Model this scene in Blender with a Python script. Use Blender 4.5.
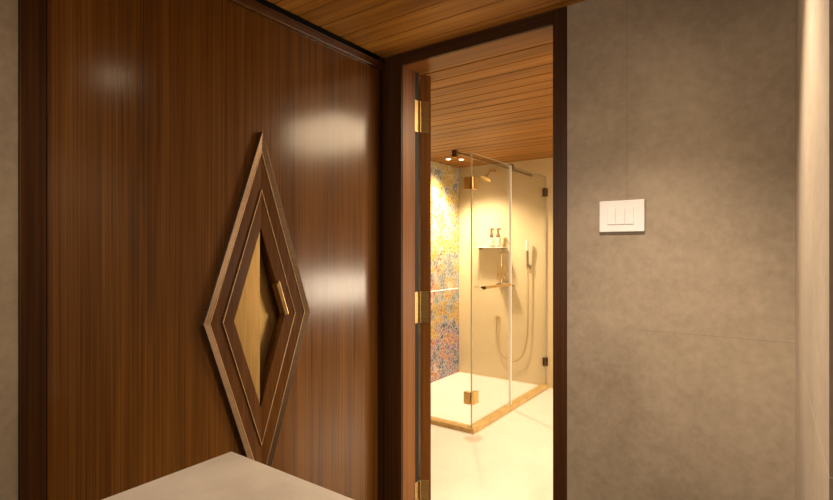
import bpy, bmesh, math, random
from mathutils import Vector, Matrix
random.seed(7)
for o in list(bpy.data.objects):
    bpy.data.objects.remove(o)
S = bpy.context.scene
COL = S.collection
R = math.radians

# ------------------------------------------------------------------ camera
CAMZ = 1.40
YAW = 35.5
F_PX = 498.0
cd = bpy.data.cameras.new('camera')
cam = bpy.data.objects.new('camera', cd)
COL.objects.link(cam)
cam.location = (0, 0, CAMZ)
cam.rotation_euler = (R(90), 0, R(YAW))
cd.sensor_width = 36.0
cd.lens = 36.0 * F_PX / 833.0
cd.clip_start = 0.02
S.camera = cam

# ------------------------------------------------------------------ world, lights, exposure
w = bpy.data.worlds.new('world')
S.world = w
w.use_nodes = True
w.node_tree.nodes['Background'].inputs[0].default_value = (1.0, 0.8, 0.6, 1)
w.node_tree.nodes['Background'].inputs[1].default_value = 0.02
S.view_settings.view_transform = 'Standard'
S.view_settings.look = 'None'
S.view_settings.exposure = 0.0
S.view_settings.gamma = 1.0
S.view_settings.use_curve_mapping = False

WARM = (1.0, 0.76, 0.48)
WARM2 = (1.0, 0.80, 0.56)
WARM3 = (1.0, 0.83, 0.64)

def spot(name, loc, power, angle, blend, size, col, target=None):
    l = bpy.data.lights.new(name, 'SPOT')
    l.energy = power; l.spot_size = R(angle); l.spot_blend = blend
    l.shadow_soft_size = size; l.color = col
    o = bpy.data.objects.new(name, l); COL.objects.link(o)
    o.location = loc
    if target is not None:
        d = Vector(target) - Vector(loc)
        o.rotation_euler = d.to_track_quat('-Z', 'Y').to_euler()
    return o

def area(name, loc, power, sx, sy, col, target):
    l = bpy.data.lights.new(name, 'AREA')
    l.shape = 'RECTANGLE'; l.size = sx; l.size_y = sy
    l.energy = power; l.color = col
    o = bpy.data.objects.new(name, l); COL.objects.link(o)
    o.location = loc
    d = Vector(target) - Vector(loc)
    o.rotation_euler = d.to_track_quat('-Z', 'Y').to_euler()
    return o

# anteroom downlight (its glint shows on the wooden door) and, out of view at left, a fill added to brighten the tiled walls
spot('downlight_anteroom', (-0.32, 1.19, 2.30), 185, 104, 1.0, 0.03, WARM3, (-0.32, 1.19, 0))
spot('downlight_glow_anteroom', (-0.32, 1.19, 2.30), 14, 172, 1.0, 0.035, WARM, (-0.32, 1.19, 0))
area('fill_light_anteroom', (-1.42, -0.15, 1.55), 24, 0.6, 0.9, WARM3, (0.06, 1.4, 0.95))
# bathroom: downlights over the shower, ceiling lamp, lit vanity niche on the right wall
spot('downlight_shower', (-2.70, 4.35, 2.28), 75, 120, 0.8, 0.05, WARM2, (-2.70, 4.40, 0))
spot('downlight_shower', (-2.60, 4.44, 2.28), 230, 115, 0.8, 0.05, WARM2, (-2.30, 4.44, 0))
area('ceiling_lamp_bathroom', (-0.25, 2.78, 2.28), 76, 1.15, 0.95, WARM, (-0.25, 2.78, 0))
area('vanity_niche_lamp', (1.10, 4.30, 0.94), 54, 1.16, 0.33, (1.0, 0.82, 0.60), (-1.0, 4.10, 0.94))

# ------------------------------------------------------------------ material helpers
class NT:
    def __init__(s, name):
        s.m = bpy.data.materials.new(name); s.m.use_nodes = True
        s.t = s.m.node_tree; s.t.nodes.clear()
        s.out = s.t.nodes.new('ShaderNodeOutputMaterial')
    def n(s, typ, **kw):
        nd = s.t.nodes.new(typ)
        for k, v in kw.items():
            setattr(nd, k, v)
        return nd
    def l(s, a, b): s.t.links.new(a, b)
    def put(s, sock, v):
        if hasattr(v, 'links'): s.l(v, sock)
        else:
            if isinstance(v, (tuple, list)) and len(v) == 3 and sock.type == 'RGBA': v = (*v, 1)
            sock.default_value = v
    def math(s, op, a, b=0.0, c=None):
        nd = s.n('ShaderNodeMath', operation=op)
        s.put(nd.inputs[0], a); s.put(nd.inputs[1], b)
        if c is not None: s.put(nd.inputs[2], c)
        return nd.outputs[0]
    def coord(s, kind='Object'): return s.n('ShaderNodeTexCoord').outputs[kind]
    def mapping(s, vec, scale=(1, 1, 1), loc=(0, 0, 0), rot=(0, 0, 0)):
        nd = s.n('ShaderNodeMapping'); s.l(vec, nd.inputs[0])
        nd.inputs['Scale'].default_value = scale; nd.inputs['Location'].default_value = loc
        nd.inputs['Rotation'].default_value = rot
        return nd.outputs[0]
    def noise(s, vec, scale, detail=4, rough=0.55, dist=0.0):
        nd = s.n('ShaderNodeTexNoise'); s.l(vec, nd.inputs['Vector'])
        nd.inputs['Scale'].default_value = scale; nd.inputs['Detail'].default_value = detail
        nd.inputs['Roughness'].default_value = rough; nd.inputs['Distortion'].default_value = dist
        return nd.outputs['Fac']
    def ramp(s, fac, stops, interp='LINEAR'):
        nd = s.n('ShaderNodeValToRGB'); s.put(nd.inputs[0], fac)
        cr = nd.color_ramp; cr.interpolation = interp
        while len(cr.elements) < len(stops): cr.elements.new(0.5)
        for e, (p, c) in zip(cr.elements, stops):
            e.position = p; e.color = (*c, 1)
        return nd.outputs[0]
    def mix(s, fac, a, b, blend='MIX'):
        nd = s.n('ShaderNodeMix', data_type='RGBA', blend_type=blend)
        s.put(nd.inputs[0], fac); s.put(nd.inputs[6], a); s.put(nd.inputs[7], b)
        return nd.outputs[2]
    def bsdf(s, col, rough=0.5, metal=0.0, coat=0.0, bump=None, bstr=0.1, bdist=0.01, spec=0.5, coat_rough=0.1):
        b = s.n('ShaderNodeBsdfPrincipled')
        s.put(b.inputs['Base Color'], col); s.put(b.inputs['Roughness'], rough)
        b.inputs['Metallic'].default_value = metal
        b.inputs['Coat Weight'].default_value = coat
        b.inputs['Coat Roughness'].default_value = coat_rough
        b.inputs['Specular IOR Level'].default_value = spec
        if bump is not None:
            bp = s.n('ShaderNodeBump'); bp.inputs['Strength'].default_value = bstr
            bp.inputs['Distance'].default_value = bdist
            s.put(bp.inputs['Height'], bump); s.l(bp.outputs[0], b.inputs['Normal'])
        s.l(b.outputs[0], s.out.inputs[0])
        return s.m

def wood(name, dark, mid, light, axis='Z', rough=0.22, plank=0.0, coat=0.3, fine=95, spec=0.5, coat_rough=None):
    k = NT(name); c = k.coord()
    long_, cross = 1.2, fine
    sc = {'Z': (cross, cross, long_), 'X': (long_, cross, cross), 'Y': (cross, long_, cross)}[axis]
    sc2 = tuple(v * 0.12 if v == cross else v * 0.7 for v in sc)
    if plank:
        sep = k.n('ShaderNodeSeparateXYZ'); k.l(c, sep.inputs[0])
        idx = k.math('FLOOR', k.math('DIVIDE', sep.outputs[1], plank))
        wn = k.n('ShaderNodeTexWhiteNoise', noise_dimensions='1D'); k.l(idx, wn.inputs['W'])
        off = k.n('ShaderNodeCombineXYZ'); k.l(k.math('MULTIPLY', wn.outputs[0], 13.0), off.inputs[0])
        ad = k.n('ShaderNodeVectorMath', operation='ADD'); k.l(c, ad.inputs[0]); k.l(off.outputs[0], ad.inputs[1])
        c = ad.outputs[0]
    n1 = k.noise(k.mapping(c, sc), 1.0, 5, 0.65)
    n2 = k.noise(k.mapping(c, sc2), 1.0, 3, 0.5, 0.4)
    f = k.math('ADD', k.math('MULTIPLY', n1, 0.62), k.math('MULTIPLY', n2, 0.38))
    col = k.ramp(f, [(0.33, dark), (0.5, mid), (0.68, light)])
    if plank:
        br = k.math('ADD', k.math('MULTIPLY', wn.outputs[0], 0.28), 0.84)
        cb = k.n('ShaderNodeCombineColor')
        for i in range(3): k.l(br, cb.inputs[i])
        col = k.mix(1.0, col, cb.outputs[0], 'MULTIPLY')
    rr = k.math('ADD', k.math('MULTIPLY', n1, 0.10), rough - 0.05)
    return k.bsdf(col, rr, coat=coat, bump=n1, bstr=0.06, bdist=0.002, coat_rough=coat_rough or rough * 0.9, spec=spec)

def stone(name, a, b, seams=(), rough=0.55, scale=1.6, joint=(0.16, 0.13, 0.10), fine=40.0):
    """mottled tile; seams: list of (axis, value, limit_axis, lo, hi) thin joints in world metres"""
    k = NT(name); c = k.coord()
    n1 = k.noise(c, scale, 6, 0.62, 0.3)
    n2 = k.noise(c, fine, 4, 0.6)
    f = k.math('ADD', k.math('MULTIPLY', n1, 0.72), k.math('MULTIPLY', n2, 0.28))
    col = k.ramp(f, [(0.34, a), (0.66, b)])
    bump = n2
    if seams:
        sep = k.n('ShaderNodeSeparateXYZ'); k.l(c, sep.inputs[0])
        ax = {'X': 0, 'Y': 1, 'Z': 2}
        tot = None
        for (A, v, L, lo, hi) in seams:
            m = k.math('LESS_THAN', k.math('ABSOLUTE', k.math('SUBTRACT', sep.outputs[ax[A]], v)), 0.0011)
            m = k.math('MULTIPLY', m, k.math('GREATER_THAN', sep.outputs[ax[L]], lo))
            m = k.math('MULTIPLY', m, k.math('LESS_THAN', sep.outputs[ax[L]], hi))
            tot = m if tot is None else k.math('MAXIMUM', tot, m)
        col = k.mix(k.math('MULTIPLY', tot, 0.55), col, joint)
    return k.bsdf(col, rough, bump=bump, bstr=0.05, bdist=0.003)

def plain(name, col, rough=0.5, metal=0.0, nscale=60, var=0.08, coat=0.0):
    k = NT(name); c = k.coord(); n = k.noise(c, nscale, 3)
    lo = tuple(v * (1 - var) for v in col); hi = tuple(min(1, v * (1 + var)) for v in col)
    return k.bsdf(k.ramp(n, [(0.3, lo), (0.7, hi)]), rough, metal, coat)

def brushed(name, col, rough=0.3, sc=(8, 8, 260)):
    k = NT(name); c = k.coord(); n = k.noise(k.mapping(c, sc), 1.0, 3)
    lo = tuple(v * 0.82 for v in col); hi = tuple(min(1, v * 1.15) for v in col)
    return k.bsdf(k.ramp(n, [(0.3, lo), (0.7, hi)]), k.math('ADD', k.math('MULTIPLY', n, 0.15), rough - 0.07), 1.0)

def glass(name, tint=(0.985, 0.99, 0.98)):
    k = NT(name)
    tr = k.n('ShaderNodeBsdfTransparent'); tr.inputs[0].default_value = (*tint, 1)
    gl = k.n('ShaderNodeBsdfGlossy'); gl.inputs['Roughness'].default_value = 0.01
    fr = k.n('ShaderNodeFresnel'); fr.inputs[0].default_value = 1.35
    mx = k.n('ShaderNodeMixShader')
    k.l(k.math('MULTIPLY', fr.outputs[0], 0.4), mx.inputs[0]); k.l(tr.outputs[0], mx.inputs[1]); k.l(gl.outputs[0], mx.inputs[2])
    k.l(mx.outputs[0], k.out.inputs[0])
    return k.m

def emit(name, col, st):
    k = NT(name); e = k.n('ShaderNodeEmission'); e.inputs[0].default_value = (*col, 1); e.inputs[1].default_value = st
    k.l(e.outputs[0], k.out.inputs[0]); return k.m

def mosaic_mat():
    k = NT('glass_mosaic'); c = k.coord()
    wob = k.n('ShaderNodeTexNoise'); k.l(c, wob.inputs['Vector']); wob.inputs['Scale'].default_value = 9
    vo = k.n('ShaderNodeTexVoronoi', feature='F1'); k.l(c, vo.inputs['Vector']); vo.inputs['Scale'].default_value = 25
    cell = vo.outputs['Position']; 
    sc = k.n('ShaderNodeVectorMath', operation='MULTIPLY'); k.l(cell, sc.inputs[0]); sc.inputs[1].default_value = (1 / 1, 1 / 1, 1 / 1)
    pos = sc.outputs[0]
    wn = k.n('ShaderNodeTexWhiteNoise', noise_dimensions='3D'); k.l(cell, wn.inputs['Vector'])
    rnd = wn.outputs['Value']
    sep = k.n('ShaderNodeSeparateXYZ'); k.l(c, sep.inputs[0])
    y, z = sep.outputs[1], sep.outputs[2]
    clump = k.noise(c, 6.5, 2, 0.5)
    f = k.math('ADD', k.math('MULTIPLY', rnd, 0.26), k.math('MULTIPLY', k.math('SUBTRACT', clump, 0.25), 1.75))
    up = k.ramp(f, [(0.0, (0.160, 0.181, 0.199)), (0.36, (0.298, 0.302, 0.266)), (0.47, (0.394, 0.333, 0.190)), (0.56, (0.416, 0.262, 0.048)),
                    (0.70, (0.453, 0.333, 0.104)), (0.82, (0.330, 0.151, 0.029)), (0.88, (0.469, 0.413, 0.285))], 'CONSTANT')
    lowc = k.ramp(f, [(0.0, (0.085, 0.101, 0.171)), (0.38, (0.223, 0.222, 0.238)), (0.50, (0.213, 0.101, 0.199)), (0.60, (0.320, 0.202, 0.247)),
                      (0.70, (0.383, 0.171, 0.057)), (0.80, (0.320, 0.071, 0.048)), (0.88, (0.394, 0.343, 0.266))], 'CONSTANT')
    mid = k.ramp(f, [(0.0, (0.192, 0.212, 0.219)), (0.46, (0.309, 0.302, 0.276)), (0.60, (0.416, 0.222, 0.048)), (0.74, (0.437, 0.292, 0.076)), (0.86, (0.373, 0.333, 0.266))], 'CONSTANT')
    zz = k.math('ADD', z, k.math('MULTIPLY', k.math('SUBTRACT', clump, 0.5), 0.9))
    m1 = k.ramp(zz, [(0.50, (0, 0, 0)), (0.62, (1, 1, 1))])
    m2 = k.ramp(k.math('MULTIPLY', zz, 0.5), [(0.52, (0, 0, 0)), (0.60, (1, 1, 1))])
    col = k.mix(m1, lowc, mid); col = k.mix(m2, col, up)
    # leaning trunk of the mosaic tree with one fork
    trunk = k.math('ABSOLUTE', k.math('SUBTRACT', k.math('SUBTRACT', y, 4.25), k.math('MULTIPLY', k.math('SUBTRACT', z, 0.70), 0.40)))
    tw = k.math('LESS_THAN', trunk, k.math('SUBTRACT', 0.085, k.math('MULTIPLY', z, 0.035)))
    tw = k.math('MULTIPLY', tw, k.math('LESS_THAN', z, 1.45))
    br = k.ramp(rnd, [(0.0, (0.30, 0.13, 0.09)), (0.4, (0.46, 0.24, 0.18)), (0.75, (0.56, 0.38, 0.34))], 'CONSTANT')
    col = k.mix(tw, col, br)
    ed = k.n('ShaderNodeTexVoronoi', feature='DISTANCE_TO_EDGE'); k.l(c, ed.inputs['Vector']); ed.inputs['Scale'].default_value = 25
    g = k.math('LESS_THAN', ed.outputs[0], 0.03)
    col = k.mix(g, col, (0.62, 0.57, 0.46))
    return k.bsdf(col, 0.18, bump=ed.outputs[0], bstr=0.1, bdist=0.003)

TILE_A, TILE_B = (0.192, 0.144, 0.096), (0.358, 0.282, 0.200)
M = {
    'wood_door': wood('walnut_veneer', (0.050, 0.0165, 0.0020), (0.120, 0.045, 0.0064), (0.190, 0.077, 0.0135), 'Z', 0.18, fine=230, coat=0.16, spec=0.22, coat_rough=0.42),
    'wood_dark': wood('dark_walnut', (0.020, 0.007, 0.0018), (0.042, 0.015, 0.004), (0.070, 0.027, 0.007), 'Z', 0.42, coat=0.0, spec=0.12),
    'wood_jamb': wood('jamb_walnut', (0.085, 0.027, 0.0035), (0.175, 0.062, 0.009), (0.250, 0.098, 0.018), 'Z', 0.46, coat=0.0, spec=0.3),
    'wood_head': wood('jamb_walnut_cross', (0.085, 0.027, 0.0035), (0.175, 0.062, 0.009), (0.250, 0.098, 0.018), 'X', 0.46, coat=0.0, spec=0.3),
    'wood_head_dark': wood('dark_walnut_cross', (0.020, 0.007, 0.0018), (0.042, 0.015, 0.004), (0.070, 0.027, 0.007), 'X', 0.42, coat=0.0, spec=0.12),
    'wood_trim': wood('walnut_trim', (0.040, 0.014, 0.003), (0.085, 0.030, 0.007), (0.140, 0.055, 0.014), 'Y', 0.26),
    'wood_ceiling': wood('ceiling_boards', (0.115, 0.042, 0.006), (0.260, 0.108, 0.016), (0.400, 0.182, 0.032), 'X', 0.48, plank=0.12, coat=0.0, fine=70, spec=0.2),
    'band': wood('band_veneer', (0.045, 0.015, 0.0025), (0.095, 0.035, 0.0065), (0.145, 0.058, 0.012), 'Z', 0.34, fine=200, coat=0.0, spec=0.12),
    'tile_back': stone('grey_tile_back', TILE_A, TILE_B, [('Z', 1.118, 'X', -0.36, 0.2), ('X', -0.422, 'Z', 1.55, 2.4)]),
    'tile_right_lit': stone('grey_tile_side_lit', (0.235, 0.182, 0.128), (0.40, 0.325, 0.242), [('Z', 1.118, 'Y', 0.2, 1.50)], joint=(0.62, 0.55, 0.45)),  # paler base: the stronger light on this wall is put into the colour
    'tile_left': stone('grey_tile_left', TILE_A, TILE_B),
    'counter': stone('counter_stone', (0.21, 0.172, 0.135), (0.295, 0.248, 0.20), (), 0.45, 5.0, fine=220.0),
    'cream': stone('cream_tile', (0.56, 0.435, 0.240), (0.68, 0.550, 0.330), [('Z', 0.60, 'X', -5, 5), ('Z', 1.20, 'X', -5, 5), ('Z', 1.80, 'X', -5, 5)], 0.3, 1.3, (0.55, 0.45, 0.30)),
    'floor': stone('cream_floor_tile', (0.68, 0.63, 0.54), (0.82, 0.77, 0.68), [('X', -1.20, 'Y', 0, 9), ('Y', 3.30, 'X', -5, 5), ('Y', 2.70, 'X', -5, 5)], 0.28, 1.1, (0.6, 0.52, 0.4)),
    'floor_dark': stone('anteroom_floor', (0.16, 0.13, 0.10), (0.24, 0.2, 0.155), (), 0.5),
    'curb': stone('golden_marble', (0.40, 0.24, 0.07), (0.60, 0.42, 0.16), (), 0.25, 9.0),
    'black': plain('shadow_gap', (0.012, 0.008, 0.006), 0.8),
    'bronze': brushed('brushed_bronze', (0.18, 0.118, 0.075), 0.40),
    'brass': plain('satin_brass', (0.74, 0.52, 0.22), 0.28, 1.0, 30, 0.05),
    'brass_dark': brushed('aged_brass', (0.42, 0.28, 0.11), 0.45),
    'edge_glint': plain('edge_glint_brass', (0.62, 0.43, 0.25), 0.48, 1.0, 30, 0.05),
    'plate': brushed('brass_back_plate', (0.40, 0.255, 0.095), 0.46, (160, 160, 6)),
    'dark_metal': plain('dark_bronze', (0.16, 0.11, 0.07), 0.35, 1.0),
    'white': plain('white_plastic', (0.72, 0.70, 0.68), 0.35, 0, 40, 0.02),
    'seal': plain('translucent_seal', (0.86, 0.84, 0.78), 0.3, 0, 40, 0.02),
    'glass': glass('clear_glass'),
    'glass_edge': plain('glass_edge', (0.42, 0.38, 0.28), 0.15, 0, 30, 0.05),
    'label': plain('cream_bottle', (0.62, 0.52, 0.36), 0.4),
    'amber': plain('brown_pump', (0.085, 0.045, 0.022), 0.4),
    'hose': plain('hose_metal', (0.50, 0.34, 0.15), 0.35, 1.0, 300, 0.2),
    'lamp': emit('lamp_lens', (1.0, 0.86, 0.66), 14.0),
    'mosaic': mosaic_mat(),
}

# ------------------------------------------------------------------ geometry helpers (world coordinates)
class MB:
    def __init__(s): s.bm = bmesh.new()
    def box(s, x0, x1, y0, y1, z0, z1, bev=0.0):
        r = bmesh.ops.create_cube(s.bm, size=1.0)
        vs = r['verts']
        for v in vs:
            v.co = Vector(((x0 + x1) / 2 + v.co.x * (x1 - x0), (y0 + y1) / 2 + v.co.y * (y1 - y0), (z0 + z1) / 2 + v.co.z * (z1 - z0)))
        if bev:
            es = list({e for v in vs for e in v.link_edges})
            bmesh.ops.bevel(s.bm, geom=es, offset=bev, segments=2, affect='EDGES', profile=0.5)
        return s
    def poly_prism(s, pts_a, pts_b):
        """two matching loops of 3-D points, closed into a solid"""
        a = [s.bm.verts.new(p) for p in pts_a]; b = [s.bm.verts.new(p) for p in pts_b]
        n = len(a)
        s.bm.faces.new(a); s.bm.faces.new(list(reversed(b)))
        for i in range(n):
            j = (i + 1) % n
            s.bm.faces.new((a[j], a[i], b[i], b[j]))
        return s
    def ring(s, loops):
        """loops: closed list of 4-or-n point loops swept into a tube of quads (last joins first)"""
        L = [[s.bm.verts.new(p) for p in lp] for lp in loops]
        n = len(L[0])
        for i in range(len(L)):
            A, B = L[i], L[(i + 1) % len(L)]
            for k in range(n):
                j = (k + 1) % n
                s.bm.faces.new((A[k], A[j], B[j], B[k]))
        return s
    def cyl(s, p0, p1, r0, r1=None, seg=20):
        r1 = r0 if r1 is None else r1
        p0, p1 = Vector(p0), Vector(p1); d = p1 - p0
        q = d.to_track_quat('Z', 'Y')
        r = bmesh.ops.create_cone(s.bm, cap_ends=True, segments=seg, radius1=r0, radius2=r1, depth=d.length,
                                  matrix=Matrix.Translation((p0 + p1) / 2) @ q.to_matrix().to_4x4())
        return s
    def lathe(s, cx, cy, prof, seg=24):
        rows = []
        for (r, z) in prof:
            rows.append([s.bm.verts.new((cx + r * math.cos(2 * math.pi * i / seg), cy + r * math.sin(2 * math.pi * i / seg), z)) for i in range(seg)])
        for a, b in zip(rows, rows[1:]):
            for i in range(seg):
                j = (i + 1) % seg
                s.bm.faces.new((a[i], a[j], b[j], b[i]))
        s.bm.faces.new(list(reversed(rows[0]))); s.bm.faces.new(rows[-1])
        return s
    def tube(s, pts, r, seg=10, sub=8):
        P = [Vector(p) for p in pts]; path = []
        for i in range(len(P) - 1):
            p0, p1, p2, p3 = P[max(i - 1, 0)], P[i], P[i + 1], P[min(i + 2, len(P) - 1)]
            for k in range(sub):
                t = k / sub
                path.append(0.5 * ((2 * p1) + (p2 - p0) * t + (2 * p0 - 5 * p1 + 4 * p2 - p3) * t * t + (3 * p1 - p0 - 3 * p2 + p3) * t ** 3))
        path.append(P[-1])
        rows = []
        for i, p in enumerate(path):
            d = (path[min(i + 1, len(path) - 1)] - path[max(i - 1, 0)]).normalized()
            up = Vector((0, 1, 0)) if abs(d.y) < 0.9 else Vector((1, 0, 0))
            u = d.cross(up).normalized(); v = d.cross(u).normalized()
            rows.append([s.bm.verts.new(p + r * (math.cos(2 * math.pi * k / seg) * u + math.sin(2 * math.pi * k / seg) * v)) for k in range(seg)])
        for a, b in zip(rows, rows[1:]):
            for k in range(seg):
                j = (k + 1) % seg
                s.bm.faces.new((a[k], a[j], b[j], b[k]))
        s.bm.faces.new(rows[0]); s.bm.faces.new(list(reversed(rows[-1])))
        return s
    def xform(s, mat):
        bmesh.ops.transform(s.bm, matrix=mat, verts=s.bm.verts); return s
    def build(s, name, mat, parent=None, smooth=False, origin=None):
        bmesh.ops.recalc_face_normals(s.bm, faces=s.bm.faces)
        off = Vector((0, 0, 0))
        p = parent
        base = Vector(parent['_w']) if parent is not None else Vector((0, 0, 0))
        org = Vector(origin) if origin is not None else base
        bmesh.ops.translate(s.bm, verts=s.bm.verts, vec=-org)
        me = bpy.data.meshes.new(name); s.bm.to_mesh(me); s.bm.free()
        me.materials.append(M[mat] if isinstance(mat, str) else mat)
        if smooth:
            me.polygons.foreach_set('use_smooth', [True] * len(me.polygons))
            me.set_sharp_from_angle(angle=R(40))
        o = bpy.data.objects.new(name, me); COL.objects.link(o)
        o.parent = parent
        o.location = org - base
        o['_w'] = tuple(org)
        return o

def tag(o, label, cat, group=None):
    o['label'] = label; o['category'] = cat
    if group: o['group'] = group
    return o
def struct(o): o['kind'] = 'structure'; return o
def thing(name, loc, label, cat, group=None):
    o = bpy.data.objects.new(name, None); COL.objects.link(o); o.location = loc
    o['_w'] = tuple(loc); o.empty_display_size = 0.05
    return tag(o, label, cat, group)

# ------------------------------------------------------------------ the setting
CEIL = 2.335
WX, WY = -1.55, 1.89                 # left wooden wall, wall with the doorway
OX0, OX1, OZ = -1.436, -0.694, 2.28  # door opening
WB = 2.03                            # bathroom side of that wall
MX, BY = -2.91, 4.90                 # mosaic wall, rear bathroom wall
RX = 1.20                            # right wall of bathroom
PX = 0.058                           # partition right of the camera

# floors
struct(MB().box(-1.75, 1.3, -1.9, WB - 0.04, -0.1, 0).build('floor', 'floor_dark'))
struct(MB().box(MX - 0.12, RX + 0.12, WB - 0.04, BY + 0.12, -0.1, 0).build('floor_bathroom', 'floor'))
struct(MB().box(MX, -1.93, 3.41, BY, 0, 0.012).build('floor_shower', 'floor'))

# boarded ceiling: boards run along X, narrow open grooves between them
def boards(name, x0, x1, y0, y1):
    mb = MB()
    k = math.floor(y0 / 0.12) - 1
    while True:
        a = 0.03 + k * 0.12
        if a >= y1: break
        lo, hi = max(a, y0), min(a + 0.1135, y1)
        if hi - lo > 0.01: mb.box(x0, x1, lo, hi, CEIL, CEIL + 0.014, 0.0035)
        k += 1
    return struct(mb.build(name, 'wood_ceiling'))
boards('ceiling', WX + 0.006, 1.2, -1.8, WY)
boards('ceiling_bathroom', MX, RX, WB, BY)
struct(MB().box(MX - 0.12, RX + 0.12, -1.9, BY + 0.12, CEIL + 0.014, CEIL + 0.09).build('ceiling_slab', 'black'))

# wall carrying the doorway
struct(MB().box(OX1 + 0.055, RX + 0.12, WY, WB, 0, CEIL + 0.014)
       .build('wall_back', 'tile_back'))
mb = MB().box(MX - 0.12, OX0 - 0.024, WY + 0.012, WB, 0, CEIL + 0.014)
mb.box(OX0 - 0.024, OX1 + 0.055, WY + 0.012, WB, OZ + 0.03, CEIL + 0.014)
struct(mb.build('wall_back_left', 'cream'))
# partition close at the right
struct(MB().box(PX, PX + 0.12, 0.80, WY, 0, CEIL).build('wall_right', 'tile_right_lit'))
struct(MB().box(1.2, 1.3, -1.9, WY, 0, CEIL).build('wall_right_outer', 'tile_left'))
struct(MB().box(-1.75, 1.3, -1.9, -1.8, 0, CEIL).build('wall_front', 'tile_left'))
# left wall: tiled stretch, then carcass behind the wooden door
DEEP = WX - 0.10
struct(MB().box(-1.75, WX, -1.8, 0.440, 0, CEIL).build('wall_left', 'tile_left'))
struct(MB().box(-1.75, DEEP, 0.440, WY + 0.012, 0, CEIL).build('wall_left_carcass', 'black'))
# bathroom shell
struct(MB().box(MX - 0.12, MX, WB, BY + 0.12, 0, CEIL).build('wall_bathroom_left', 'cream'))
struct(MB().box(MX, RX + 0.12, BY, BY + 0.12, 0, CEIL).build('wall_bathroom_back', 'cream'))
struct(MB().box(RX, RX + 0.12, WB, BY, 0, CEIL).build('wall_bathroom_right', 'wood_dark'))

# door frame of the doorway: casing boards on the room side, jamb boards through the wall
fr = MB()
fr.box(OX0 - 0.114, OX0 - 0.0, WY - 0.003, WY + 0.012, 0, OZ + 0.0548, 0.0015)
fr.box(OX1 + 0.0, OX1 + 0.055, WY - 0.003, WY + 0.012, 0, OZ + 0.0548, 0.0015)
frame = struct(fr.build('trim_1', 'wood_dark'))
struct(MB().box(OX0, OX1, WY - 0.003, WY + 0.012, OZ, OZ + 0.0548, 0.0015).build('door_head_casing', 'wood_head_dark', frame))
struct(MB().box(OX0 - 0.024, OX0, WY + 0.012, WB, 0, OZ + 0.024, 0.001).build('jamb', 'wood_jamb', frame))
struct(MB().box(OX0, OX0 + 0.0015, WB - 0.026, WB - 0.0005, 0, OZ).build('door_gap_shade', 'black', frame))  # near-black strip in place of the shaded gap beside the open leaf
struct(MB().box(OX1, OX1 + 0.024, WY + 0.012, WB, 0, OZ + 0.024, 0.001).build('jamb', 'wood_jamb', frame))
struct(MB().box(OX0, OX1, WY + 0.012, WB, OZ, OZ + 0.024, 0.001).build('head_jamb', 'wood_head', frame))

# frame strips and top trim of the big wooden door on the left wall
t2 = struct(MB().box(DEEP, WX + 0.004, 0.443, 0.499, 0, 2.31, 0.001).build('trim_2', 'wood_dark'))
struct(MB().box(DEEP, WX + 0.004, 1.853, WY - 0.0035, 0, 2.31, 0.001).build('trim_3', 'wood_dark'))
struct(MB().box(DEEP, WX + 0.014, 0.499, WY - 0.0036, 2.276, 2.312, 0.003).build('trim_4', 'wood_trim'))

# ------------------------------------------------------------------ big door with the lozenge pull (left wall)
CY, CZ = 1.165, 1.150
ASP = 2.96
HA = 0.112                            # half width of the finger hole
def loz(a, x, cy=CY, cz=CZ):
    return [(x, cy - a, cz), (x, cy, cz + a * ASP), (x, cy + a, cz), (x, cy, cz - a * ASP)]
FACE = WX
door = MB()
# leaf with a lozenge shaped hole: four quads on the front and back around the hole, and the rim
def leaf_with_hole(mb, x, y0, y1, z0, z1, a):
    bm = mb.bm
    o = [(x, y0, z0), (x, y0, z1), (x, y1, z1), (x, y1, z0)]
    h = loz(a, x)
    V = [bm.verts.new(p) for p in o]; H = [bm.verts.new(p) for p in h]
    # left tri+..: split the outer frame at the lozenge corners
    m = [bm.verts.new((x, y0, CZ)), bm.verts.new((x, CY, z1)), bm.verts.new((x, y1, CZ)), bm.verts.new((x, CY, z0))]
    bm.faces.new((m[0], V[1], m[1], H[1], H[0]))
    bm.faces.new((m[1], V[2], m[2], H[2], H[1]))
    bm.faces.new((m[2], V[3], m[3], H[3], H[2]))
    bm.faces.new((m[3], V[0], m[0], H[0], H[3]))
    return V, m, H
V1, m1, H1 = leaf_with_hole(door, FACE, 0.502, 1.850, 0.005, 2.274, HA)
V2, m2, H2 = leaf_with_hole(door, FACE - 0.05, 0.502, 1.850, 0.005, 2.274, HA)
for i in range(4):
    j = (i + 1) % 4
    door.bm.faces.new((H1[i], H1[j], H2[j], H2[i]))
oc1 = [V1[0], m1[0], V1[1], m1[1], V1[2], m1[2], V1[3], m1[3]]
oc2 = [V2[0], m2[0], V2[1], m2[1], V2[2], m2[2], V2[3], m2[3]]
for i in range(8):
    j = (i + 1) % 8
    door.bm.faces.new((oc1[i], oc1[j], oc2[j], oc2[i]))
d1 = struct(door.build('door_1', 'wood_door'))

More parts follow.
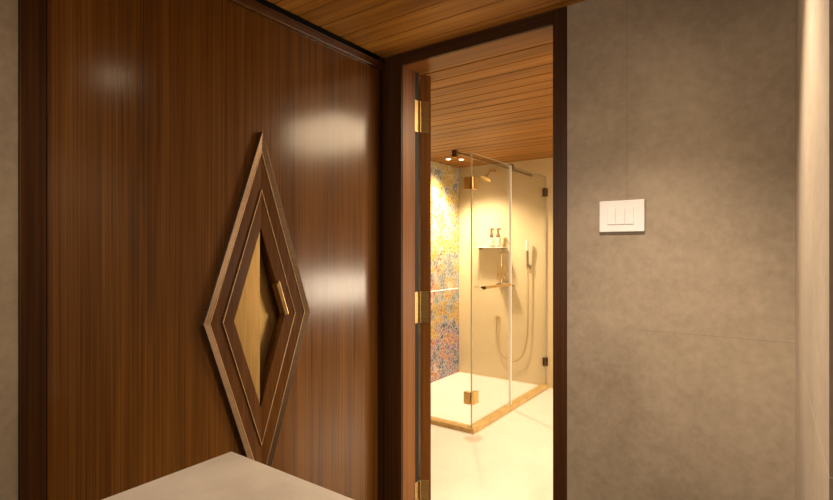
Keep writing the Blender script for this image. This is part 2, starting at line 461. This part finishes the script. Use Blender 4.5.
def band(a_out, a_in, x_out, x_in, x_base):
    """lozenge picture-frame moulding: cross-section base-out, top-out, top-in, base-in"""
    mb = MB()
    loops = []
    for i in range(4):
        bo = loz(a_out, x_base)[i]; to = loz(a_out, x_out)[i]; ti = loz(a_in, x_in)[i]; bi = loz(a_in, x_base)[i]
        loops.append([bo, to, ti, bi])
    mb.ring(loops)
    return mb
def bevelled(o, wdt=0.0012):
    md = o.modifiers.new('bevel', 'BEVEL'); md.width = wdt; md.segments = 2; md.limit_method = 'ANGLE'; md.angle_limit = R(25)
    return o
pull = bevelled(band(0.2325, 0.2085, FACE + 0.022, FACE + 0.018, FACE).build('lozenge_pull', 'bronze', d1))
pull['label'] = 'raised brushed bronze outer border of the lozenge pull'
bevelled(band(0.2055, 0.1600, FACE + 0.0155, FACE + 0.0120, FACE).build('wood_band', 'band', pull))
bevelled(band(0.1580, HA, FACE + 0.0155, FACE + 0.0120, FACE).build('wood_band', 'band', pull))
for ra_ in (0.2085, 0.1600):
    bevelled(band(ra_, ra_ - 0.0025, FACE + 0.0185, FACE + 0.0175, FACE).build('edge_glint_strip', 'edge_glint', pull), 0.0006)  # thin bright strips put in for the highlights along the band edges
# brass plate: left half shallow, right half at the bottom of the finger hole
a = HA - 0.0005
def tri(y_sign, x0, x1, aa):
    p = [(x0, CY, CZ + aa * ASP), (x0, CY + y_sign * aa, CZ), (x0, CY, CZ - aa * ASP)]
    q = [(x1, b, c) for (_, b, c) in p]
    return MB().poly_prism(p, q)
pl = tri(-1, FACE + 0.006, FACE + 0.001, a).build('back_plate', 'plate', pull); pl['label'] = 'satin brass plate filling the left half of the lozenge'
tri(1, FACE - 0.032, FACE - 0.036, a).build('recess_floor', 'plate', pull)
# brass grip on the upper right inner edge
def edge_pt(a_, t, x):               # along upper right side: t=0 right corner, t=1 top
    return (x, CY + a_ * (1 - t), CZ + a_ * ASP * t)
g0, g1 = 0.0, 0.37
pa = [edge_pt(HA + 0.012, g0, FACE + 0.022), edge_pt(HA + 0.012, g1, FACE + 0.022), edge_pt(HA - 0.006, g1, FACE + 0.018), edge_pt(HA - 0.006, g0, FACE + 0.018)]
pb = [edge_pt(HA + 0.012, g0, FACE + 0.012), edge_pt(HA + 0.012, g1, FACE + 0.012), edge_pt(HA - 0.006, g1, FACE - 0.01), edge_pt(HA - 0.006, g0, FACE - 0.01)]
gr = bevelled(MB().poly_prism(pa, pb).build('grip', plain('polished_brass', (0.85, 0.62, 0.32), 0.2, 1.0, 30, 0.05), pull), 0.002); gr['label'] = 'polished brass grip on the inner right edge'

# ------------------------------------------------------------------ open door leaf in the doorway, with three hinges
ALPHA = R(128)
PIV = Vector((OX0, WB + 0.004, 0))
rot = Matrix.Translation(PIV) @ Matrix.Rotation(ALPHA, 4, 'Z')
d2 = struct(MB().box(0.004, 0.735, -0.060, -0.008, 0.006, OZ - 0.004, 0.001).xform(rot).build('door_2', 'wood_jamb'))
for zc in (2.065, 1.115, 0.170):
    hb = MB().box(OX0, OX0 + 0.0022, WB - 0.034, WB + 0.002, zc - 0.078, zc + 0.078, 0.0006)
    for dz in (-0.055, -0.018, 0.018, 0.055):
        hb.cyl((OX0 + 0.002, WB - 0.020 + (0.008 if int(dz * 1000) % 2 else 0), zc + dz), (OX0 + 0.0032, WB - 0.020 + (0.008 if int(dz * 1000) % 2 else 0), zc + dz), 0.0038, seg=10)
    h = struct(hb.build('hinge', 'brass_dark', d2))
    lf = MB().box(0.0022, 0.004, -0.050, -0.006, zc - 0.078, zc + 0.078, 0.0004)
    for dz in (-0.055, -0.018, 0.018, 0.055):
        lf.cyl((0.0026, -0.028, zc + dz), (0.0010, -0.028, zc + dz), 0.0038, seg=10)
    struct(lf.xform(rot).build('hinge_leaf', 'brass_dark', h))
    kn = MB()
    for q in range(5):
        z0 = zc - 0.078 + q * 0.0312
        kn.cyl((OX0 + 0.006, WB + 0.004, z0 + 0.0008), (OX0 + 0.006, WB + 0.004, z0 + 0.0304), 0.0058, seg=14)
    struct(kn.build('hinge_knuckle', 'brass_dark', h, smooth=True))

# ------------------------------------------------------------------ counter in the foreground
vc = thing('vanity_counter', (-0.52, 0.45, 0), 'grey stone topped counter whose corner juts in front of the wooden door', 'counter')
MB().box(-1.094, PX - 0.004, 0.16, 0.741, 0.862, 0.900, 0.002).build('countertop', 'counter', vc)
MB().box(-1.06, PX - 0.006, 0.20, 0.705, 0.08, 0.862).build('cabinet_body', 'wood_dark', vc)
MB().box(-1.01, PX - 0.04, 0.24, 0.66, 0.0, 0.08).build('plinth', 'black', vc)

# ------------------------------------------------------------------ switch
SX0, SX1, SZ0, SZ1 = -0.5157, -0.362, 1.465, 1.578
sw = thing('light_switch', ((SX0 + SX1) / 2, WY, SZ0), 'white three-rocker light switch plate on the grey tiled wall', 'switch')
MB().box(SX0, SX1, WY - 0.011, WY, SZ0, SZ1, 0.0025).build('plate', 'white', sw)
zc = (SZ0 + SZ1) / 2
MB().box(SX0 + 0.028, SX1 - 0.034, WY - 0.0118, WY - 0.010, zc - 0.031, zc + 0.031, 0.0004).build('module_frame', plain('switch_frame', (0.66, 0.60, 0.53), 0.4, 0, 40, 0.02), sw)
for i in range(3):
    w_ = (SX1 - SX0 - 0.062) / 3
    x0 = SX0 + 0.028 + i * w_
    MB().box(x0 + 0.0012, x0 + w_ - 0.0012, WY - 0.0135, WY - 0.011, zc - 0.0295, zc + 0.0295, 0.001).build('rocker', 'white', sw)

# ------------------------------------------------------------------ mosaic
tag(MB().box(MX, MX + 0.012, 3.42, BY - 0.001, 0.012, CEIL - 0.002).build('mosaic_mural', 'mosaic'),
    'glass mosaic mural of a yellow blossoming tree on the shower side wall', 'mosaic')

# ------------------------------------------------------------------ shower enclosure
GX, GY, GT, GZ = -1.875, 3.365, 0.010, 2.145
DY = 4.05
ce = MB().box(GX - 0.045, GX + 0.032, GY - 0.032, BY, 0, 0.034, 0.003)
ce2 = MB().box(MX, GX - 0.045, GY - 0.032, GY + 0.045, 0, 0.034, 0.003)
cu = thing('shower_curb', (GX, GY, 0), 'low golden marble curb running around the shower floor', 'curb')
ce.build('curb_side', 'curb', cu); ce2.build('curb_front', 'curb', cu)

sh = thing('shower_enclosure', (GX, GY, 0.034), 'frameless clear glass shower enclosure with brass fittings behind the doorway', 'shower enclosure')
sp = MB().box(MX + 0.013, GX - 0.012, GY - GT / 2, GY + GT / 2, 0.034, GZ).build('side_panel', 'glass', sh)
dp = MB().box(GX - GT / 2, GX + GT / 2, GY + 0.004, DY - 0.005, 0.042, GZ).build('door_panel', 'glass', sh)
rp = MB().box(GX - GT / 2, GX + GT / 2, DY + 0.005, BY - 0.004, 0.034, GZ).build('return_panel', 'glass', sh)
MB().box(GX - 0.010, GX - 0.001, GY - 0.005, GY + 0.004, 0.036, GZ).build('seal_strip', 'glass_edge', dp)
MB().box(GX - 0.007, GX + 0.010, DY - 0.005, DY + 0.005, 0.036, GZ).build('seal_strip', 'seal', dp)
e = MB().box(GX - GT / 2, GX + GT / 2, DY + 0.006, BY - 0.004, GZ, GZ + 0.003).build('top_edge', 'glass_edge', rp)
MB().box(GX - GT / 2, GX + GT / 2, BY - 0.012, BY - 0.004, 0.034, GZ).build('wall_edge', 'glass_edge', rp)
MB().box(GX - GT / 2, GX + GT / 2, GY + 0.006, DY - 0.006, GZ, GZ + 0.003).build('top_edge', 'glass_edge', dp)
MB().box(MX + 0.013, GX - 0.012, GY - GT / 2, GY + GT / 2, GZ, GZ + 0.003).build('top_edge', 'glass_edge', sp)
for zc in (1.915, 0.258):
    hg = MB().box(GX - 0.068, GX - 0.010, GY - 0.016, GY - 0.006, zc - 0.048, zc + 0.048, 0.003)
    hg.box(GX - 0.068, GX - 0.014, GY + 0.006, GY + 0.014, zc - 0.048, zc + 0.048, 0.003)
    h = hg.build('hinge', 'brass', sp)
    k2 = MB().box(GX + 0.006, GX + 0.016, GY + 0.010, GY + 0.075, zc - 0.048, zc + 0.048, 0.003)
    k2.box(GX - 0.014, GX - 0.006, GY + 0.018, GY + 0.075, zc - 0.048, zc + 0.048, 0.003)
    k2.build('hinge_plate', 'brass', h)
    MB().cyl((GX + 0.006, GY - 0.006, zc - 0.046), (GX + 0.006, GY - 0.006, zc + 0.046), 0.009, seg=16).build('hinge_barrel', 'brass', h, smooth=True)
for zc in (1.985, 0.265):
    br = MB().box(GX + 0.005, GX + 0.014, BY - 0.055, BY - 0.004, zc - 0.042, zc + 0.042, 0.002)
    br.box(GX - 0.014, GX - 0.005, BY - 0.055, BY - 0.004, zc - 0.042, zc + 0.042, 0.002)
    br.box(GX - 0.022, GX + 0.022, BY - 0.006, BY, zc - 0.042, zc + 0.042, 0.001)
    br.build('wall_bracket', 'dark_metal', rp)
# stabilising rod from the side panel to the rear wall
RXr, RZ = -2.03, 2.172
rod = MB().cyl((RXr, GY, RZ), (RXr, BY - 0.10, RZ), 0.0085).build('support_rod', 'dark_metal', sh, smooth=True)
MB().cyl((RXr, BY - 0.10, RZ), (RXr, BY, RZ), 0.012).build('rod_socket', 'dark_metal', rod, smooth=True)
MB().box(RXr - 0.019, RXr + 0.019, GY - 0.014, GY + 0.014, RZ - 0.042, RZ + 0.016, 0.003).build('rod_clamp', 'dark_metal', rod)
MB().box(GX - 0.013, GX + 0.013, DY + 0.006, DY + 0.050, GZ - 0.028, GZ + 0.012, 0.002).build('glass_clamp', 'dark_metal', rp)
# towel-bar handle on the door
hb = MB().cyl((GX + 0.055, GY + 0.10, 1.105), (GX + 0.055, DY - 0.12, 1.105), 0.011)
hdl = hb.build('towel_bar', 'brass', dp, smooth=True)
for yy in (GY + 0.14, DY - 0.16):
    MB().cyl((GX + 0.005, yy, 1.105), (GX + 0.050, yy, 1.105), 0.009).build('bar_post', 'dark_metal', hdl, smooth=True)
MB().cyl((GX + 0.055, GY + 0.085, 1.105), (GX + 0.055, GY + 0.10, 1.105), 0.014).build('bar_end', 'dark_metal', hdl, smooth=True)

# ------------------------------------------------------------------ fittings on the rear shower wall
shf = thing('glass_shelf', (-2.475, BY, 1.43), 'clear glass shelf holding two pump bottles on the rear shower wall', 'shelf')
MB().box(-2.645, -2.305, BY - 0.14, BY - 0.002, 1.424, 1.434, 0.002).build('shelf_board', plain('frosted_shelf', (0.82, 0.80, 0.72), 0.2, 0, 30, 0.02), shf)
for xx in (-2.61, -2.335):
    MB().box(xx - 0.012, xx + 0.012, BY - 0.05, BY, 1.402, 1.424, 0.003).build('shelf_bracket', 'dark_metal', shf)

def bottle(x, label):
    b = thing('pump_bottle', (x, BY - 0.075, 1.434), label, 'bottle', 'pump bottles on the shower shelf')
    y = BY - 0.075; z = 1.4345
    MB().lathe(x, y, [(0.030, z), (0.033, z + 0.003), (0.033, z + 0.012)]).build('base', 'amber', b, smooth=True)
    MB().lathe(x, y, [(0.033, z + 0.012), (0.033, z + 0.085), (0.031, z + 0.092), (0.023, z + 0.097)]).build('body', 'label', b, smooth=True)
    MB().lathe(x, y, [(0.022, z + 0.096), (0.024, z + 0.102), (0.022, z + 0.132), (0.013, z + 0.142), (0.012, z + 0.180)]).build('pump_collar', 'amber', b, smooth=True)
    MB().box(x - 0.014, x + 0.032, y - 0.012, y + 0.012, z + 0.178, z + 0.200, 0.003).build('pump_nozzle', 'amber', b)
bottle(-2.452, 'cream pump bottle with brown pump, left of the two on the shower shelf')
bottle(-2.374, 'cream pump bottle with brown pump, right of the two on the shower shelf')

mx = thing('shower_mixer', (-2.36, BY, 1.06), 'brass shower mixer with two side levers below the glass shelf', 'tap')
MB().box(-2.400, -2.315, BY - 0.012, BY, 1.07, 1.25, 0.004).build('plate', 'brass', mx)
MB().cyl((-2.358, BY - 0.045, 1.045), (-2.358, BY - 0.045, 1.355), 0.013).build('column', 'brass', mx, smooth=True)
MB().tube([(-2.358, BY - 0.045, 1.35), (-2.34, BY - 0.045, 1.375), (-2.315, BY - 0.04, 1.38), (-2.30, BY - 0.002, 1.375)], 0.009).build('upper_elbow', 'brass_dark', mx, smooth=True)
for xx in (-2.398, -2.318):
    lv = MB().cyl((xx, BY - 0.012, 1.13), (xx, BY - 0.055, 1.13), 0.017).build('valve', 'brass', mx, smooth=True)
    MB().box(xx - 0.009, xx + 0.009, BY - 0.062, BY - 0.050, 1.085, 1.215, 0.003).build('lever', 'brass', lv)

st = thing('soap_ledge', (-2.29, BY, 1.03), 'small dark bronze ledge under the brass shower mixer', 'shelf')
MB().box(-2.375, -2.215, BY - 0.09, BY - 0.001, 1.018, 1.032, 0.002).build('ledge', 'dark_metal', st)
MB().box(-2.375, -2.215, BY - 0.094, BY - 0.088, 1.018, 1.046, 0.001).build('lip', 'dark_metal', st)

# overhead shower
hd = thing('overhead_shower', (-2.44, BY, 2.12), 'brass shower head on an angled arm near the top of the rear wall', 'shower head')
MB().cyl((-2.44, BY - 0.001, 2.255), (-2.44, BY - 0.012, 2.255), 0.032).build('wall_flange', 'brass', hd, smooth=True)
MB().tube([(-2.44, BY - 0.01, 2.255), (-2.442, BY - 0.08, 2.255), (-2.447, BY - 0.13, 2.235), (-2.452, BY - 0.165, 2.195)], 0.010).build('arm', 'brass', hd, smooth=True)
tilt = Matrix.Translation((-2.455, BY - 0.175, 2.185)) @ Matrix.Rotation(R(-28), 4, 'X') @ Matrix.Rotation(R(10), 4, 'Y')
MB().lathe(0, 0, [(0.012, 0.012), (0.018, 0.0), (0.024, -0.012), (0.055, -0.034), (0.058, -0.046), (0.050, -0.050)]).xform(tilt).build('head', 'brass', hd, smooth=True)
nz = MB()
for ring_, cnt in ((0.018, 6), (0.036, 12)):
    for i in range(cnt):
        an = 2 * math.pi * i / cnt
        nz.cyl((ring_ * math.cos(an), ring_ * math.sin(an), -0.049), (ring_ * math.cos(an), ring_ * math.sin(an), -0.053), 0.003, seg=8)
nz.xform(tilt).build('nozzles', 'amber', hd)

# hand shower, hose and outlet
hx = -2.055
hs = thing('hand_shower', (hx, BY, 1.20), 'slim brass hand shower in its wall holder with a looping hose', 'shower handset')
MB().box(hx - 0.022, hx + 0.022, BY - 0.020, BY, 1.205, 1.250, 0.004).build('wall_holder', 'dark_metal', hs)
MB().cyl((hx, BY - 0.035, 1.23), (hx, BY - 0.042, 1.40), 0.0135, 0.0125).build('handle', 'dark_metal', hs, smooth=True)
MB().cyl((hx, BY - 0.042, 1.395), (hx, BY - 0.048, 1.505), 0.0150, 0.0135).build('spray_head', 'white', hs, smooth=True)
MB().tube([(hx, BY - 0.035, 1.235), (hx + 0.004, BY - 0.032, 1.12), (hx + 0.004, BY - 0.03, 0.80), (hx - 0.015, BY - 0.03, 0.46), (hx - 0.08, BY - 0.03, 0.275),
           (hx - 0.20, BY - 0.03, 0.225), (hx - 0.31, BY - 0.03, 0.30), (hx - 0.352, BY - 0.03, 0.45), (hx - 0.357, BY - 0.03, 0.64)], 0.0075).build('hose', 'hose', hs, smooth=True)
ol = MB().cyl((hx - 0.357, BY - 0.0, 0.665), (hx - 0.357, BY - 0.012, 0.665), 0.026)
ol.cyl((hx - 0.357, BY - 0.012, 0.665), (hx - 0.357, BY - 0.045, 0.665), 0.012)
ol.cyl((hx - 0.357, BY - 0.03, 0.665), (hx - 0.357, BY - 0.03, 0.635), 0.011)
ol.build('wall_outlet', 'brass', hs, smooth=True)

# slim rail on the mosaic wall
ra = thing('wall_rail', (MX + 0.012, 4.5, 0.97), 'slim pale metal rail across the mosaic mural', 'rail')
MB().cyl((MX + 0.055, 4.05, 0.972), (MX + 0.055, 4.80, 0.972), 0.0055).build('bar', 'seal', ra, smooth=True)
for yy in (4.12, 4.73):
    MB().cyl((MX + 0.012, yy, 0.972), (MX + 0.050, yy, 0.972), 0.009).build('post', 'brass', ra, smooth=True)

# recessed downlights over the mosaic
for (lx, ly, lab) in ((-2.70, 4.35, 'small glowing ceiling downlight above the mosaic, left of the pair'),
                      (-2.60, 4.44, 'small glowing ceiling downlight above the mosaic, right of the pair')):
    dl = thing('recessed_downlight', (lx, ly, CEIL - 0.006), lab, 'ceiling light', 'downlights over the shower')
    mb = MB()
    N = 24; r0, r1 = 0.024, 0.034
    loops = []
    for i in range(N):
        c_, s_ = math.cos(2 * math.pi * i / N), math.sin(2 * math.pi * i / N)
        loops.append([(lx + r0 * c_, ly + r0 * s_, CEIL - 0.001), (lx + r0 * c_, ly + r0 * s_, CEIL - 0.006), (lx + r1 * c_, ly + r1 * s_, CEIL - 0.004), (lx + r1 * c_, ly + r1 * s_, CEIL - 0.001)])
    mb.ring(loops).build('trim_ring', 'brass', dl, smooth=True)
    MB().cyl((lx, ly, CEIL - 0.004), (lx, ly, CEIL - 0.001), 0.0235).build('lens', 'lamp', dl)

for o in bpy.data.objects:
    if '_w' in o: del o['_w']
